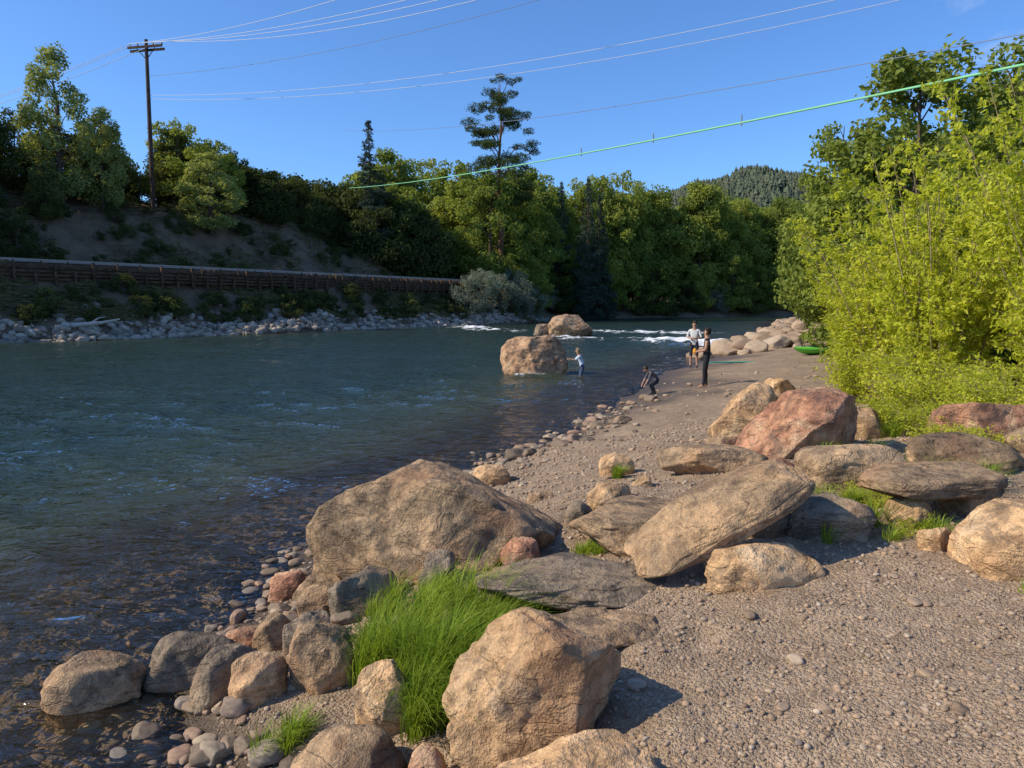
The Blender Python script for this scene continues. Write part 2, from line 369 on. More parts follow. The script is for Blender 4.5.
rb('boulder',-.68,5.98,.33,2.25,1.0,'k',1.6,.0,seed=17,sub=6,planes=13,lo=.72,hi=1.0,p=3.2,hf=2.0)
rb('boulder',.09,3.42,.42,.92,.74,'t',.75,.3,seed=23,sub=6,planes=18,lo=.6,hi=.9,nz=.11)
rb('boulder',.22,2.72,.45,.95,.46,'t',.6,-.1,seed=35,sub=6)
rock('leaning_slab_rock',(1.42,5.2,1.16),(1.38,.66,.2),(math.radians(16),math.radians(-27),math.radians(4)),'b',44,6,planes=9,lo=.82,hi=1.05,nz=.045,p=4)
rb('boulder',1.66,4.72,.79,.80,.30,'t',.5,.1,seed=52,planes=8,lo=.75)
rb('flat_rock',1.05,5.7,.69,1.25,.34,'b',1.3,.5,seed=61,flat=True,sub=6)
rb('flat_rock',.44,4.82,.55,1.4,.26,'g',.95,.1,seed=72,flat=True,sub=6,p=4)
rb('flat_rock',.52,4.2,.54,.8,.2,'k',.6,-.2,seed=83,flat=True)
rb('boulder',2.37,5.35,.89,.6,.34,'g',.4,0,seed=94)
rb('boulder',1.95,5.6,.85,.5,.4,'g',.4,0,seed=97)
def slab(x,y,w,d,t,m,seed,top,rz=0,tl=(0,0),**k):
    z=G(x,y); return rock('flat_rock',(x,y,z+top-t/2),(w,d,t),(tl[0],tl[1],rz),m,seed,6,planes=9,lo=.8,hi=1.05,nz=.05,p=5,**k)
slab(3.25,5.85,1.0,.72,.24,'b',105,.40,.12,(.05,-.03)); rb('boulder',3.0,5.5,.95,.34,.24,'t',.3,.3,seed=106); rb('boulder',3.6,5.75,.95,.4,.25,'b',.4,.3,seed=107)
slab(3.3,4.66,.85,.7,.62,'t',116,.38,-.1,(.04,.04))
slab(4.4,7.25,1.1,.75,.5,'k',127,.32,.05,(.04,.04))
rb('boulder',3.35,8.3,.9,1.5,.80,'r',1.1,.15,seed=138,sub=6,p=3)
rb('boulder',3.05,9.6,.8,.95,.85,'t',.7,.1,seed=149)
slab(3.15,6.95,.95,.55,.45,'b',150,.33,.1,(.03,-.04))
rb('boulder',5.6,8.7,1.1,1.15,.52,'r',.8,.1,seed=161)
rb('boulder',5.6,7.6,1.1,.7,.3,'b',.6,.1,seed=166)
rb('flat_rock',2.15,7.8,.8,1.15,.34,'k',.8,.1,seed=172,flat=True)
rb('boulder',1.22,8.6,.6,.42,.27,'t',.35,0,seed=183,planes=6,lo=.85)
rb('boulder',.94,7.0,.6,.45,.28,'t',.4,.4,seed=194,planes=7,lo=.8)
rb('boulder',-.28,10.0,.2,.55,.3,'t',.4,0,seed=205,planes=7,lo=.8)
rb('boulder',.62,6.7,.55,.3,.27,'g',.25,0,seed=216)
rb('boulder',.08,5.75,.5,.33,.24,'r',.3,.3,seed=227)
rb('boulder',-2.79,4.68,0,.64,.42,'k',.42,.25,seed=238,planes=7,lo=.8)
rb('boulder',-2.26,4.95,0,.64,.40,'g',.42,.5,seed=249,planes=8,lo=.8)
rb('boulder',-1.85,4.65,.02,.5,.34,'g',.26,.9,seed=250,planes=8,lo=.78)
rb('boulder',-1.6,4.46,.1,.38,.32,'b',.28,.6,seed=261,planes=8,lo=.78)
rb('boulder',-1.21,4.5,.15,.42,.46,'k',.36,.2,seed=272,planes=8,lo=.75)
rb('boulder',-1.13,5.5,.2,.58,.36,'g',.4,.2,seed=283)
rb('boulder',-.68,3.97,.3,.42,.42,'t',.4,0,seed=294)
rb('boulder',-.83,3.45,.2,.6,.38,'k',.45,.1,seed=305,planes=7,lo=.8)
rb('boulder',-.42,3.45,.35,.19,.22,'r',.18,0,seed=316,planes=7,lo=.8)
rb('boulder',-1.98,6.4,0,.36,.28,'r',.3,.2,seed=327)
rb('boulder',-1.65,6.1,.05,.42,.24,'k',.3,.2,seed=338)
rb('boulder',-.56,5.6,.35,.34,.34,'g',.25,.2,seed=349)
rb('boulder',-1.75,5.3,.05,.38,.3,'k',.3,.9,seed=352); rb('boulder',-1.45,5.05,.1,.34,.32,'g',.3,.3,seed=353)
rb('boulder',-2.0,5.35,.0,.4,.22,'r',.28,.5,seed=354,planes=7,lo=.8); rb('boulder',-1.5,5.7,.1,.4,.25,'b',.28,.2,seed=355)
rb('boulder',2.9,5.0,.9,.24,.18,'t',.2,.2,seed=356); rb('boulder',2.55,8.9,.9,.5,.3,'b',.4,.2,seed=357)
rb('boulder',4.6,9.6,1.,.6,.4,'t',.5,.2,seed=358); rb('boulder',4.0,5.2,1,.35,.2,'b',.3,.2,seed=359)
rb('boulder',1.35,7.6,.6,.22,.14,'t',.2,.2,seed=361); rb('boulder',.3,7.9,.6,.3,.14,'b',.22,.2,seed=362,planes=7,lo=.8); rb('boulder',2.7,7.3,.9,.4,.2,'r',.3,.2,seed=363)
rb('boulder',4.9,14.5,.9,.6,.35,'b',.4,.2,seed=365); rb('boulder',6.3,17.5,.9,.7,.4,'t',.5,.2,seed=366)
# river boulders
rock('river_boulder',(.85,29.0,.42),(2.55,2.0,2.1),(0,0,.1),M_riv,402,6,planes=14,lo=.7,hi=.92,p=3)
rock('river_boulder',(5.0,64.5,.55),(4.0,3.2,2.6),(0,0,.2),M_bigdist,413,6,planes=12,lo=.65)
rock('river_boulder',(2.8,66,.2),(1.9,1.5,1.6),(0,0,.2),'g',424,5)
def scatter(name,pts,sizes,mat,sub,var=8,flatz=.65,sink=.3,seed=0,zs=None,**k):
    r=np.random.default_rng(seed); A=Acc(); base=[rockverts(sub,seed*100+i,**k) for i in range(var)]
    x=pts[:,0];y=pts[:,1]; z=ground(x,y) if zs is None else zs
    n=len(x); vi=r.integers(0,var,n); ang=r.uniform(0,6.28,n); asp=r.uniform(.6,1.0,n); fz=r.uniform(.7,1.2,n)*flatz; rn=r.uniform(0,1,n)
    for v in range(var):
        I=np.where(vi==v)[0]
        if not len(I): continue
        B,T=base[v]; m=len(B)
        c,s=np.cos(ang[I])[:,None],np.sin(ang[I])[:,None]
        S=sizes[I][:,None]
        bx=B[None,:,0]*S; by=B[None,:,1]*S*asp[I][:,None]; bz=B[None,:,2]*S*fz[I][:,None]
        P=np.stack([bx*c-by*s+x[I][:,None], bx*s+by*c+y[I][:,None], bz+z[I][:,None]+S*fz[I][:,None]*(.5-sink)],-1).reshape(-1,3)
        TT=(T[None]+(np.arange(len(I))*m)[:,None,None]).reshape(-1,3)
        A.add(P,T=TT,a=np.repeat(rn[I],m))
    return obj(name,A.mesh(name,[mat]))
r=np.random.default_rng(5)
n=95; yy=r.uniform(37,60,n); xx=np.interp(yy,RY,RX)+r.uniform(-1.2,4.5,n)
scatter('shore_boulders',np.stack([xx,yy],1),r.uniform(.5,1.6,n),M_spit,4,flatz=.65,seed=1,lo=.58,planes=16)
n=160; yy=r.uniform(60,110,n); xx=np.interp(yy,RY,RX)+r.uniform(-1,3,n)
scatter('shore_boulders',np.stack([xx,yy],1),r.uniform(.5,1.6,n),M_spit,3,flatz=.7,seed=2)
n=2600; ss=r.uniform(-30,80,n); tt=tshore(ss)+np.abs(r.normal(0,1.5,n))-.3; xx,yy=xy(ss,tt)
scatter('riprap_bank_stones',np.stack([xx,yy],1),r.uniform(.2,.85,n)**1.2+.1,M_rip,3,flatz=.7,seed=3)
n=420; yy=2.6+r.uniform(0,1,n)**1.3*16; xx=np.interp(yy,RY,RX)+r.normal(.25,.6,n)
scatter('shore_cobbles',np.stack([xx,yy],1),r.uniform(.03,.11,n)*np.interp(yy,[3,15],[1,1.8]),M_cob,3,flatz=.55,seed=4,planes=9,lo=.7)
n=70; yy=3.5+r.uniform(0,1,n)*3.5; xx=np.interp(yy,RY,RX)+r.normal(.35,.5,n)
scatter('shore_cobbles',np.stack([xx,yy],1),r.uniform(.08,.22,n),M_cob,4,flatz=.6,seed=5,planes=10,lo=.68)
n=46; yy=r.uniform(10,20,n); xx=np.interp(yy,RY,RX)+r.normal(.4,.4,n)
scatter('shore_cobbles',np.stack([xx,yy],1),r.uniform(.15,.42,n),M_cob,4,flatz=.5,seed=6,planes=10,lo=.68)
n=420; yy=2.6+r.uniform(0,1,n)*8; xx=np.interp(yy,RY,RX)+r.uniform(-3.2,0,n)
scatter('riverbed_cobbles',np.stack([xx,yy],1),r.uniform(.05,.2,n),M_cob,3,flatz=.4,seed=7,planes=7,lo=.8,sink=.4)
n=46000; yy=2.2+r.uniform(0,1,n)**1.5*11; xx=r.uniform(-.72,.78,n)*(yy+.6)
ok=xx>np.interp(yy,RY,RX)+.0; xx,yy=xx[ok],yy[ok]
scatter('gravel_pebbles',np.stack([xx,yy],1),(.008+.028*r.uniform(0,1,len(xx))**4)*np.interp(yy,[2,12],[.9,2.0]),M_peb,2,flatz=.6,seed=8,planes=4,lo=.75)
n=1100; yy=2.2+r.uniform(0,1,n)**1.2*24; xx=r.uniform(-.3,.78,n)*(yy+.6); ok=(xx>np.interp(yy,RY,RX)+.1)&(xx<np.interp(yy,RY,RX)+9); xx,yy=xx[ok],yy[ok]
scatter('gravel_stones',np.stack([xx,yy],1),(.02+.09*r.uniform(0,1,len(xx))**4)*np.interp(yy,[5,25],[1,2]),M_peb,3,flatz=.5,seed=9,planes=9,lo=.66)
# ---------------------------------------------------------------- trees
def randunit(n): v=rng.normal(size=(n,3)); return v/np.linalg.norm(v,axis=1,keepdims=True)
def tree_mesh(name,h,cr,cb,ncl,nleaf,ls,leaf,bark,top=.35,clr=.24,flat=.8,asp=.7,trunk=None,shape='round',seed=0):
    global rng; rng=np.random.default_rng(seed)
    A=Acc(); tr=trunk or h*.018
    P=[np.array([rng.normal(0,.012*h)*i/6,rng.normal(0,.012*h)*i/6,h*.93*i/6]) for i in range(7)]
    V,Q=tube(P,[tr*(1-.9*i/6) for i in range(7)],8); A.add(V,Q,m=0)
    cz0=h*cb; C=[];R=[]
    for i in range(ncl):
        u=rng.uniform(0,1)
        if shape=='cone': u=(i+.5)/ncl
        if shape=='round': prof=math.sin(math.pi*min(1,.12+.80*u))**.6*(1-.25*u)
        elif shape=='col': prof=(math.sin(math.pi*min(1,.1+.85*u))**.7)
        elif shape=='cone': prof=(1-u)**.8
        elif shape=='pine': prof=.35+.65*math.sin(math.pi*(.15+.75*u))
        a=rng.uniform(0,6.283); rr=cr*prof*math.sqrt(rng.uniform(.12,1))
        if shape in('cone',): rr=cr*prof*rng.uniform(.25,1)
        c=np.array([rr*math.cos(a),rr*math.sin(a),cz0+(h-cz0)*u*.95]); C.append(c)
        R.append(cr*clr*rng.uniform(.6,1.35)*(1-.35*u if shape!='cone' else max(.3,prof)))
    C=np.array(C);R=np.array(R)
    for c in C[::2 if ncl>50 else 1]:
        z0=max(h*cb*.6,c[2]-np.hypot(c[0],c[1])*(.8 if shape!='cone' else -.1)); z0=min(z0,h*.9)
        a=np.array([0,0,z0]); mid=(a+c)/2+[0,0,.04*h*(1 if shape!='cone' else -.3)]
        b=tr*.35*(1-z0/h*.7); V,Q=tube([a,mid,c],[b,b*.6,b*.2],4); A.add(V,Q,m=0)
    wgt=R**2; cnt=np.maximum(6,(nleaf*wgt/wgt.sum()).astype(int))
    for c,q,k in zip(C,R,cnt):
        d=randunit(k); rad=q*rng.uniform(.35,1.05,k)[:,None]**.6
        lump=1+.35*fbm(d[:,0]*2+c[0],d[:,1]*2+c[1],d[:,2]*2,seed,2)[:,None]
        P=c+d*rad*lump*[1,1,flat]
        N=d*.7+randunit(k)*.9+[0,0,.35]
        V,Q=leafquads(P,N,ls*rng.uniform(.6,1.3,k),ls*asp*rng.uniform(.7,1.2,k))
        tone=np.clip(rng.uniform(0,1)*.5+rng.uniform(0,.5,k),0,1)
        A.add(V,Q,m=1,a=np.repeat(tone,4))
    return A.mesh(name,[bark,leaf],smooth=False)
COT=[tree_mesh('cottonwood_mesh',20,6.5,.12,75,11000,.48,L_cot,B_bark,seed=50+i,clr=.27) for i in range(4)]
OAK=[tree_mesh('oak_brush_mesh',6,3.6,.02,45,6500,.3,L_dark,B_bark,seed=60+i,clr=.3) for i in range(3)]
SHR=[tree_mesh('shrub_mesh',2,1.3,.02,22,1300,.17,L_dark,B_bark,seed=65+i,clr=.36) for i in range(3)]
SHG=[tree_mesh('green_shrub_mesh',5,2.2,.02,34,3600,.26,L_cot,B_bark,seed=68+i,clr=.33) for i in range(2)]
DEC=[tree_mesh('deciduous_mesh',11,4.3,.1,60,9000,.34,L_cot,B_bark,seed=70+i,clr=.26) for i in range(3)]
DDK=[]
for i in range(2):
    d_=DEC[i].copy(); d_.materials[1]=L_dark; DDK.append(d_)
OLI=[tree_mesh('olive_mesh',5,3.0,.02,40,5500,.24,L_oli,B_bark,seed=75+i,clr=.3,asp=.4) for i in range(2)]
POP=tree_mesh('poplar_mesh',15,2.8,.12,60,11000,.28,L_pop,B_bark,seed=80,clr=.3,shape='col',flat=1.3)
PINE=tree_mesh('ponderosa_mesh',32,4.9,.40,72,19000,.5,L_pine,B_pine,seed=93,clr=.29,shape='pine',flat=.5,asp=.2,trunk=.5)
SPR=[tree_mesh('spruce_mesh',22,3.2,.04,200,15000,.42,L_spr,B_bark,seed=95+i,clr=.3,shape='cone',flat=.6,asp=.28,trunk=.25) for i in range(2)]
def put(name,me,x,y,sc=1,sx=None,parent=None,z=None,rz=None):
    z=G(x,y)-.15 if z is None else z
    sx=sx or sc
    return obj(name,me,(x,y,z),(0,0,random.uniform(0,6.28) if rz is None else rz),(sx,sx,sc),parent)
put('ponderosa_pine_tree',PINE,-1.8,120,(38.2-G(-1.8,120))/32*1.0,rz=1.0)
put('spruce_tree',SPR[0],-20.2,110,(29-G(-20.2,110))/21.5,1.15)
put('spruce_tree',SPR[1],13.5,137,1.22,1.15)
put('spruce_tree',SPR[0],15.8,139,1.1,1.1)
put('spruce_tree',SPR[1],9,141,1.1,1.0)
put('spruce_tree',SPR[1],-47.5,68,.66,.7)
put('spruce_tree',SPR[0],-50,71,.64,.7)
put('poplar_tree',POP,-43.6,75,1.0,1.15)
put('poplar_tree',POP,-41.2,78,.7,.9)
put('poplar_tree',POP,-33.5,86,.6,1.2)
F=empty('far_bank_trees')
for i in range(50):
    s=70+i*2.4+random.uniform(-1,1); t=float(tshore(s))+random.uniform(6,16)
    x,y=xy(s,t); put('cottonwood',random.choice(COT),x,y,random.uniform(.8,1.25)*(1.12 if s>85 else .9),random.uniform(.9,1.2),F)
for i in range(44):
    s=66+i*3.0; t=float(tshore(s))+random.uniform(2.5,5)
    x,y=xy(s,t); put('understory',random.choice(DEC+OAK+OLI[:1]),x,y,random.uniform(.6,1.2),None,F)
for i in range(34):
    s=75+i*4; t=float(tshore(s))+random.uniform(18,34)
    x,y=xy(s,t); put('cottonwood',random.choice(COT),x,y,random.uniform(1.0,1.35),1.15,F)
F=empty('riverside_olive_bushes')
for (s,t) in [(58,-4),(62,-3.5),(66,-2.5),(68,-4),(72,0),(75,-2),(79,0),(83,2),(55,-4.5),(64,-1),(70,-1.5)]:
    x,y=xy(s,t); put('olive',random.choice(OLI),x,y,random.uniform(.9,1.3),random.uniform(.9,1.3),F)
F=empty('hillside_trees')
for i in range(60):
    s=random.uniform(-25,40); t=random.uniform(17,29); x,y=xy(s,t)
    put('oak',random.choice(OAK+DDK[:1]),x,y,random.uniform(.7,1.15),None,F)
for i in range(44):
    s=random.uniform(36,68); t=random.uniform(15 if s<52 else 9,24); x,y=xy(s,t)
    put('oak',random.choice(OAK),x,y,random.uniform(.95,1.35)*(1.3 if s>50 else 1),None,F)
for (s,t,c) in [(-4,14,1.),(2,13,.9),(6,16,.8),(17,17,.8),(32,18,.9),(36,20,.8),(9,11,.5),(-1,8,.7),(-5,7,.9),(-8,10,1.1),(4,6,.45)]:
    x,y=xy(s,t); put('tree',random.choice(DDK),x,y,c,None,F)
for (s,t,c) in [(27,17,.9),(31,15,.8),(60,12,1.1),(64,16,1.3),(57,18,1.2)]:
    x,y=xy(s,t); put('tree',random.choice(DEC),x,y,c,None,F)
F=empty('hillside_shrubs')
for i in range(110):
    s=random.uniform(-20,62); t=random.uniform(4.5,15); x,y=xy(s,t)
    c=random.uniform(.3,.9); put('shrub',random.choice(SHR),x,y,c,c*random.uniform(1,1.4),F)
for i in range(130):
    s=random.uniform(-20,66); t=random.uniform(-5.2,-2.2); x,y=xy(s,t)
    c=random.uniform(.35,.95); put('shrub',random.choice(SHR),x,y,c,c*random.uniform(1,1.4),F)
F=empty('right_bank_trees')
for (x,y,c,q) in [(23.5,45,.84,.9),(20.9,49,.72,.6),(27.5,43,.8,.85),(33,50,.95,.9),(26.5,62,.62,.7)]:
    put('tree',random.choice(COT),x,y,c,q,F)
for i in range(55):
    yy=random.uniform(17,60); xx=float(np.interp(yy,RY,RX))+random.uniform(7.5,16)
    put('shrub',random.choice(SHG),xx,yy,random.uniform(.8,1.35),random.uniform(.8,1.2),F)
for i in range(44):
    yy=random.uniform(55,150); xx=float(np.interp(yy,RY,RX))+random.uniform(6,18)
    put('tree',random.choice(DEC+COT[:2]),xx,yy,random.uniform(.55,.9),None,F)
def willow_mesh(name,h,seed,nst=44,ntw=24,nl=14,spread=.42,ls=.085):
    global rng; rng=np.random.default_rng(seed); A=Acc(); LC=[];LN=[];LT=[]
    for i in range(nst):
        a=rng.uniform(0,6.283); b=np.array([math.cos(a),math.sin(a),0])*rng.uniform(0,.5); hh=h*rng.uniform(.4,1.05); out_=rng.uniform(.05,1)*spread*hh
        P=[b+np.array([math.cos(a),math.sin(a),0])*out_*(t**1.5)+np.array([0,0,hh*t])+rng.normal(0,.03,3)*h*.2*t for t in np.linspace(0,1,7)]
        P=np.array(P); R=[.018*hh/4*(1-.85*t)+.002 for t in np.linspace(0,1,7)]
        V,Q=tube(P,R,4); A.add(V,Q,m=0)
        tone=rng.uniform(0,.5)
        for j in range(ntw):
            t=rng.uniform(.12,1)**.8; k=t*6; i0=min(5,int(k)); p=P[i0]+(P[i0+1]-P[i0])*(k-i0)
            d=randunit(1)[0]*[1,1,.5]+[math.cos(a)*.5,math.sin(a)*.5,.55]; d/=np.linalg.norm(d); L=rng.uniform(.25,.75)*(1.15-t*.6)
            q=p+d*L+[0,0,-.05]; V,Q=tube([p,(p+q)/2+[0,0,.03],q],[.004,.003,.0015],3); A.add(V,Q,m=0)
            tt=rng.uniform(.1,1.05,nl)[:,None]; C=p+(q-p)*tt+rng.normal(0,.035,(nl,3))
            LC.append(C); LN.append(randunit(nl)+[-.35,0,.45]); LT.append(np.full(nl,tone)+rng.uniform(0,.5,nl))
    C=np.concatenate(LC);N=np.concatenate(LN);T=np.concatenate(LT); n=len(C)
    V,Q=leafquads(C,N,ls*rng.uniform(.6,1.35,n),ls*.5*rng.uniform(.7,1.2,n)); A.add(V,Q,m=1,a=np.repeat(T,4))
    return A.mesh(name,[B_twig,L_wil],smooth=False)
WIL=[willow_mesh('willow_mesh',5,200+i,ls=.11) for i in range(3)]
LOW=willow_mesh('low_willow_mesh',1.2,210,nst=44,ntw=11,nl=12,spread=.7,ls=.07)
for i,(x,y,c,q) in enumerate([(8.8,12.2,1.18,1.),(7.6,13.4,.93,.9),(9.6,10.6,1.22,1.),(7.9,16,.78,.95),(9.2,16,1.05,1.1),(8.0,10.9,.75,.75),(9.9,18.5,.95,1.1),(10.8,14,1.2,1.1),(9.6,9.4,.8,.8),(10.2,22,.75,1.),(11.8,25,.8,1.2),(13.5,29,.8,1.2),(8.6,9.6,1.02,.7)]):
    put('willow_shrub',WIL[i%3],x,y,c,q,rz=i*.35-.8)
for i,(x,y,c,q) in enumerate([(6.3,11.0,.8,.9),(6.6,9.8,.7,.8),(7.0,12.4,1.,1.1),(4.9,8.3,.4,.5),(3.1,6.35,.25,.3),(3.7,6.4,.25,.3),(7.0,14.6,1,1.),(2.5,5.95,.22,.25),(3.0,5.35,.2,.22),(7.2,8.6,.8,.8),(5.2,9.9,.5,.6)]):
    put('low_shrub',LOW,x,y,c,q)
# driftwood log on the left bank
dx,dy=xy(2.5,-6.3); gz_=G(dx,dy)
E=empty('driftwood_log',(dx,dy,gz_+.25),(0,0,.5))
A=Acc(); V,Q=tube([[-2.3,0,-.1],[-1.2,.1,.1],[0,0,.25],[1.2,-.1,.35],[2.4,.05,.6]],[.2,.19,.16,.12,.05],8); A.add(V,Q)
V,Q=tube([[.4,-.02,.28],[1.0,.3,.7],[1.5,.4,.8]],[.07,.05,.02],6); A.add(V,Q); V,Q=tube([[-2.3,0,-.1],[-2.6,.2,.4],[-2.8,.3,.5]],[.15,.08,.03],6); A.add(V,Q); V,Q=tube([[-2.3,0,-.1],[-2.7,-.3,.2]],[.14,.03],6); A.add(V,Q)
obj('log',A.mesh('log',[B_drift]),parent=E)
# ---------------------------------------------------------------- grass
def grass(name,cx,cy,rx,ry,n,L,wd,seed,lean=(0.25,-.1),mat=None,droop=.9):
    r=np.random.default_rng(seed)
    nc=max(1,n//90); ca=r.uniform(0,6.283,nc); cr_=np.sqrt(r.uniform(0,1,nc)); CX=cx+rx*cr_*np.cos(ca); CY=cy+ry*cr_*np.sin(ca)
    ci=r.integers(0,nc,n); a=r.uniform(0,6.283,n); q=r.uniform(0,1,n)*.07
    bx=CX[ci]+q*np.cos(a); by=CY[ci]+q*np.sin(a); bz=ground(bx,by)-.01
    d=np.stack([np.cos(a)*r.uniform(.1,.9,n)+lean[0],np.sin(a)*r.uniform(.1,.9,n)+lean[1]],1)
    ln=L*r.uniform(.45,1.1,n)*(.7+.5*r.uniform(0,1,nc)[ci]); K=6
    side=np.stack([-d[:,1],d[:,0]],1); side/=np.linalg.norm(side,axis=1,keepdims=True)+1e-6
    V=np.zeros((n,K,2,3))
    for i in range(K):
        t=i/(K-1); h_=ln*(t-droop*.42*t**2.3); o=ln*.75*t**1.7
        px=bx+d[:,0]*o; py=by+d[:,1]*o; pz=bz+h_
        ww=wd*(1-t**1.5)*.5+.0004
        for j,sg in enumerate((-1,1)):
            V[:,i,j,0]=px+side[:,0]*ww*sg; V[:,i,j,1]=py+side[:,1]*ww*sg; V[:,i,j,2]=pz
    V=V.reshape(-1,3); b=np.arange(n)*K*2; Q=np.concatenate([np.stack([b+2*i,b+2*i+1,b+2*i+3,b+2*i+2],1) for i in range(K-1)])
    rn=np.repeat(np.clip(r.uniform(0,.8,n)+.2*r.uniform(0,1,nc)[ci],0,1),K*2)
    return obj(name,mkmesh(name,V,Q,[mat or L_grs],None,{'rnd':rn}))
grass('grass_clump',-.52,4.65,.47,.45,4600,.62,.006,1)
grass('grass_clump',-.38,4.15,.3,.3,2800,.55,.006,2,lean=(.3,-.3))
grass('grass_clump',-.05,4.85,.25,.15,700,.4,.006,21)
grass('grass_tuft',-1.3,4.1,.16,.12,450,.24,.005,3)
grass('grass_tuft',-.75,5.45,.3,.15,700,.32,.006,4)
grass('grass_tuft',1.15,8.4,.15,.08,260,.2,.006,5)
grass('grass_tuft',2.45,5.6,.3,.25,700,.35,.006,6)
grass('grass_tuft',3.0,5.45,.4,.2,500,.22,.005,7)
grass('grass_tuft',3.05,4.2,.16,.08,250,.14,.005,8)
grass('grass_tuft',4.2,7.9,.9,.5,1300,.3,.006,9)
grass('grass_tuft',5.7,10,1.2,.9,2600,.4,.008,10)
grass('grass_tuft',-1.15,4.9,.25,.2,500,.28,.005,11)
grass('grass_tuft',.55,5.9,.3,.2,400,.18,.005,12)
grass('grass_tuft',3.85,6.6,.5,.2,700,.3,.006,13); grass('grass_tuft',2.75,6.4,.3,.15,400,.24,.006,14)
def bankgrass(name,n,s0,s1,t0,t1,L,wd,mat,seed):
    r=np.random.default_rng(seed); s=r.uniform(s0,s1,n); t=r.uniform(t0,t1,n); x,y=xy(s,t); k=fbm(x*.3,y*.3,seed=seed,o=3)>-.1; x,y=x[k],y[k]; n=len(x); z=ground(x,y)
    C=np.stack([x,y,z+L*.4],1); N=randunit(n)*[1,1,.2]
    V,Q=leafquads(C,N,L*r.uniform(.5,1.3,n),wd,dirs=np.cross(N,np.array([[0,0,1.]])))
    return obj(name,mkmesh(name,V,Q,[mat],None,{'rnd':np.repeat(r.uniform(0,1,n),4)},False))
bankgrass('bank_grass',20000,-20,75,-5.2,-1,.9,.12,L_dry,91)
bankgrass('hillside_grass',20000,-20,70,4,17,.6,.12,L_dry,92)
# ---------------------------------------------------------------- retaining wall + railway
M_wood=plain('timber',(.1,.06,.036),.85,.15,.5,3); M_rail=plain('rail_steel',(.34,.28,.23),.5,.5,.1,5); M_ball2=plain('ballast_bed',(.13,.095,.065),.9,.2,.4,2)
W=empty('railway_retaining_wall')
ang=math.atan2(.846,.533); RA=np.array(Matrix.Rotation(ang,3,'Z').transposed())
A=Acc()
for i in range(-20,24):
    s=i*3
    for k in range(4):
        x,y=xy(s+1.5+.1*math.sin(i*7+k),-1.55); V,Q=box(0,0,0,2.9,.22,.2); V=V@RA+[x,y,4.6+k*.3+.03*math.sin(i*3.3)]; A.add(V,Q)
for i in range(-40,48):
    s=i*1.5; x,y=xy(s,-1.78); hgt=1.9 if i%2==0 else 1.2; V,Q=box(0,0,0,.2,.2,hgt); V=V@RA+[x,y,3.95+hgt/2+(.1*math.sin(i*5.1))]; A.add(V,Q)
obj('timber_wall',A.mesh('timber_wall',[M_wood],False),parent=W)
A=Acc()
def strip(t0,t1,z0,z1,s0=-62,s1=72):
    P=[]
    for s in (s0,s1):
        for (t,z) in ((t0,z0),(t0,z1),(t1,z1),(t1,z0)):
            x,y=xy(s,t); P.append([x,y,z])
    A.add(P,[[0,1,5,4],[1,2,6,5],[2,3,7,6],[3,0,4,7],[0,3,2,1],[4,5,6,7]])
strip(-1.3,3.2,5.0,5.78); obj('ballast_bed',A.mesh('ballast_bed',[M_ball2],False),parent=W)
A=Acc(); strip(.2,.32,5.96,6.14); strip(1.3,1.42,5.96,6.14); obj('rails',A.mesh('rails',[M_rail],False),parent=W)
A=Acc()
for i in range(-90,110):
    x,y=xy(i*.62,.8); V,Q=box(0,0,0,.24,2.2,.18); V=V@RA+[x,y,5.86]; A.add(V,Q)
obj('sleepers',A.mesh('sleepers',[M_wood],False),parent=W)
A=Acc(); strip(-1.84,-1.72,6.0,6.1); obj('guard_rail',A.mesh('guard_rail',[M_rail],False),parent=W)
A=Acc()
for i in range(-30,36):
    x,y=xy(i*2.0,-1.78); V,Q=box(0,0,0,.09,.09,.6); V=V@RA+[x,y,5.7]; A.add(V,Q)
obj('guard_posts',A.mesh('guard_posts',[M_wood],False),parent=W)
# ---------------------------------------------------------------- utility pole + wires
M_pole=plain('pole_wood',(.09,.06,.045),.85,.1,.3,2); M_wire=plain('wire_aluminium',(.6,.62,.65),.5,.5,.05,2); M_wired=plain('wire_dark',(.2,.22,.26),.5,.4,.05,2); M_green=plain('green_cable',(.22,.55,.28),.5,.3,.05,2); M_ins=plain('insulator',(.25,.24,.24),.3,.5)
PX,PY=-39.4,85.; gz0=G(PX,PY)
P=empty('utility_pole',(PX,PY,0))
A=Acc(); V,Q=tube([[0,0,gz0-1],[0,0,22],[.05,0,31]],[.26,.22,.17],10); A.add(V,Q); obj('pole',A.mesh('pole',[M_pole]),parent=P)
A=Acc(); ar=math.radians(-12); Rm=np.array(Matrix.Rotation(ar,3,'Z').transposed())
for z,L in ((30.2,4.2),(29.95,4.2)):
    V,Q=box(0,(-.2 if z!=29.95 else .2),z,L,.14,.24); A.add(V@Rm,Q)
for sx in(-1,1):
    V,Q=tube([[sx*1.1,0,30.1],[0,0,28.9]],[.05,.05],5); A.add(V@Rm,Q)
obj('crossarms',A.mesh('crossarms',[M_pole],False),parent=P)
A=Acc()
ends=[]
for sx in(-1.95,-1.0,.9,1.95):
    V,Q=tube([[sx,0,30.3],[sx,0,30.45],[sx,0,30.6],[sx,0,30.7]],[.05,.1,.08,.05],8); A.add(V@Rm,Q); q=np.array([sx,0,30.7])@Rm; ends.append((PX+q[0],PY+q[1],30.7))
obj('insulators',A.mesh('insulators',[M_ins]),parent=P)
def wire(name,a,b,sag,rad,mat,n=24,parent=None,ext=0):
    a=np.array(a,float);b=np.array(b,float); P_=[]
    for i in range(n+1):
        t=i/n*(1+ext); p=a+(b-a)*t; p[2]-=sag*4*t*(1-t); P_.append(p)
    V,Q=tube(P_,[rad]*len(P_),5); return obj(name,mkmesh(name,V,Q,[mat]),parent=parent)
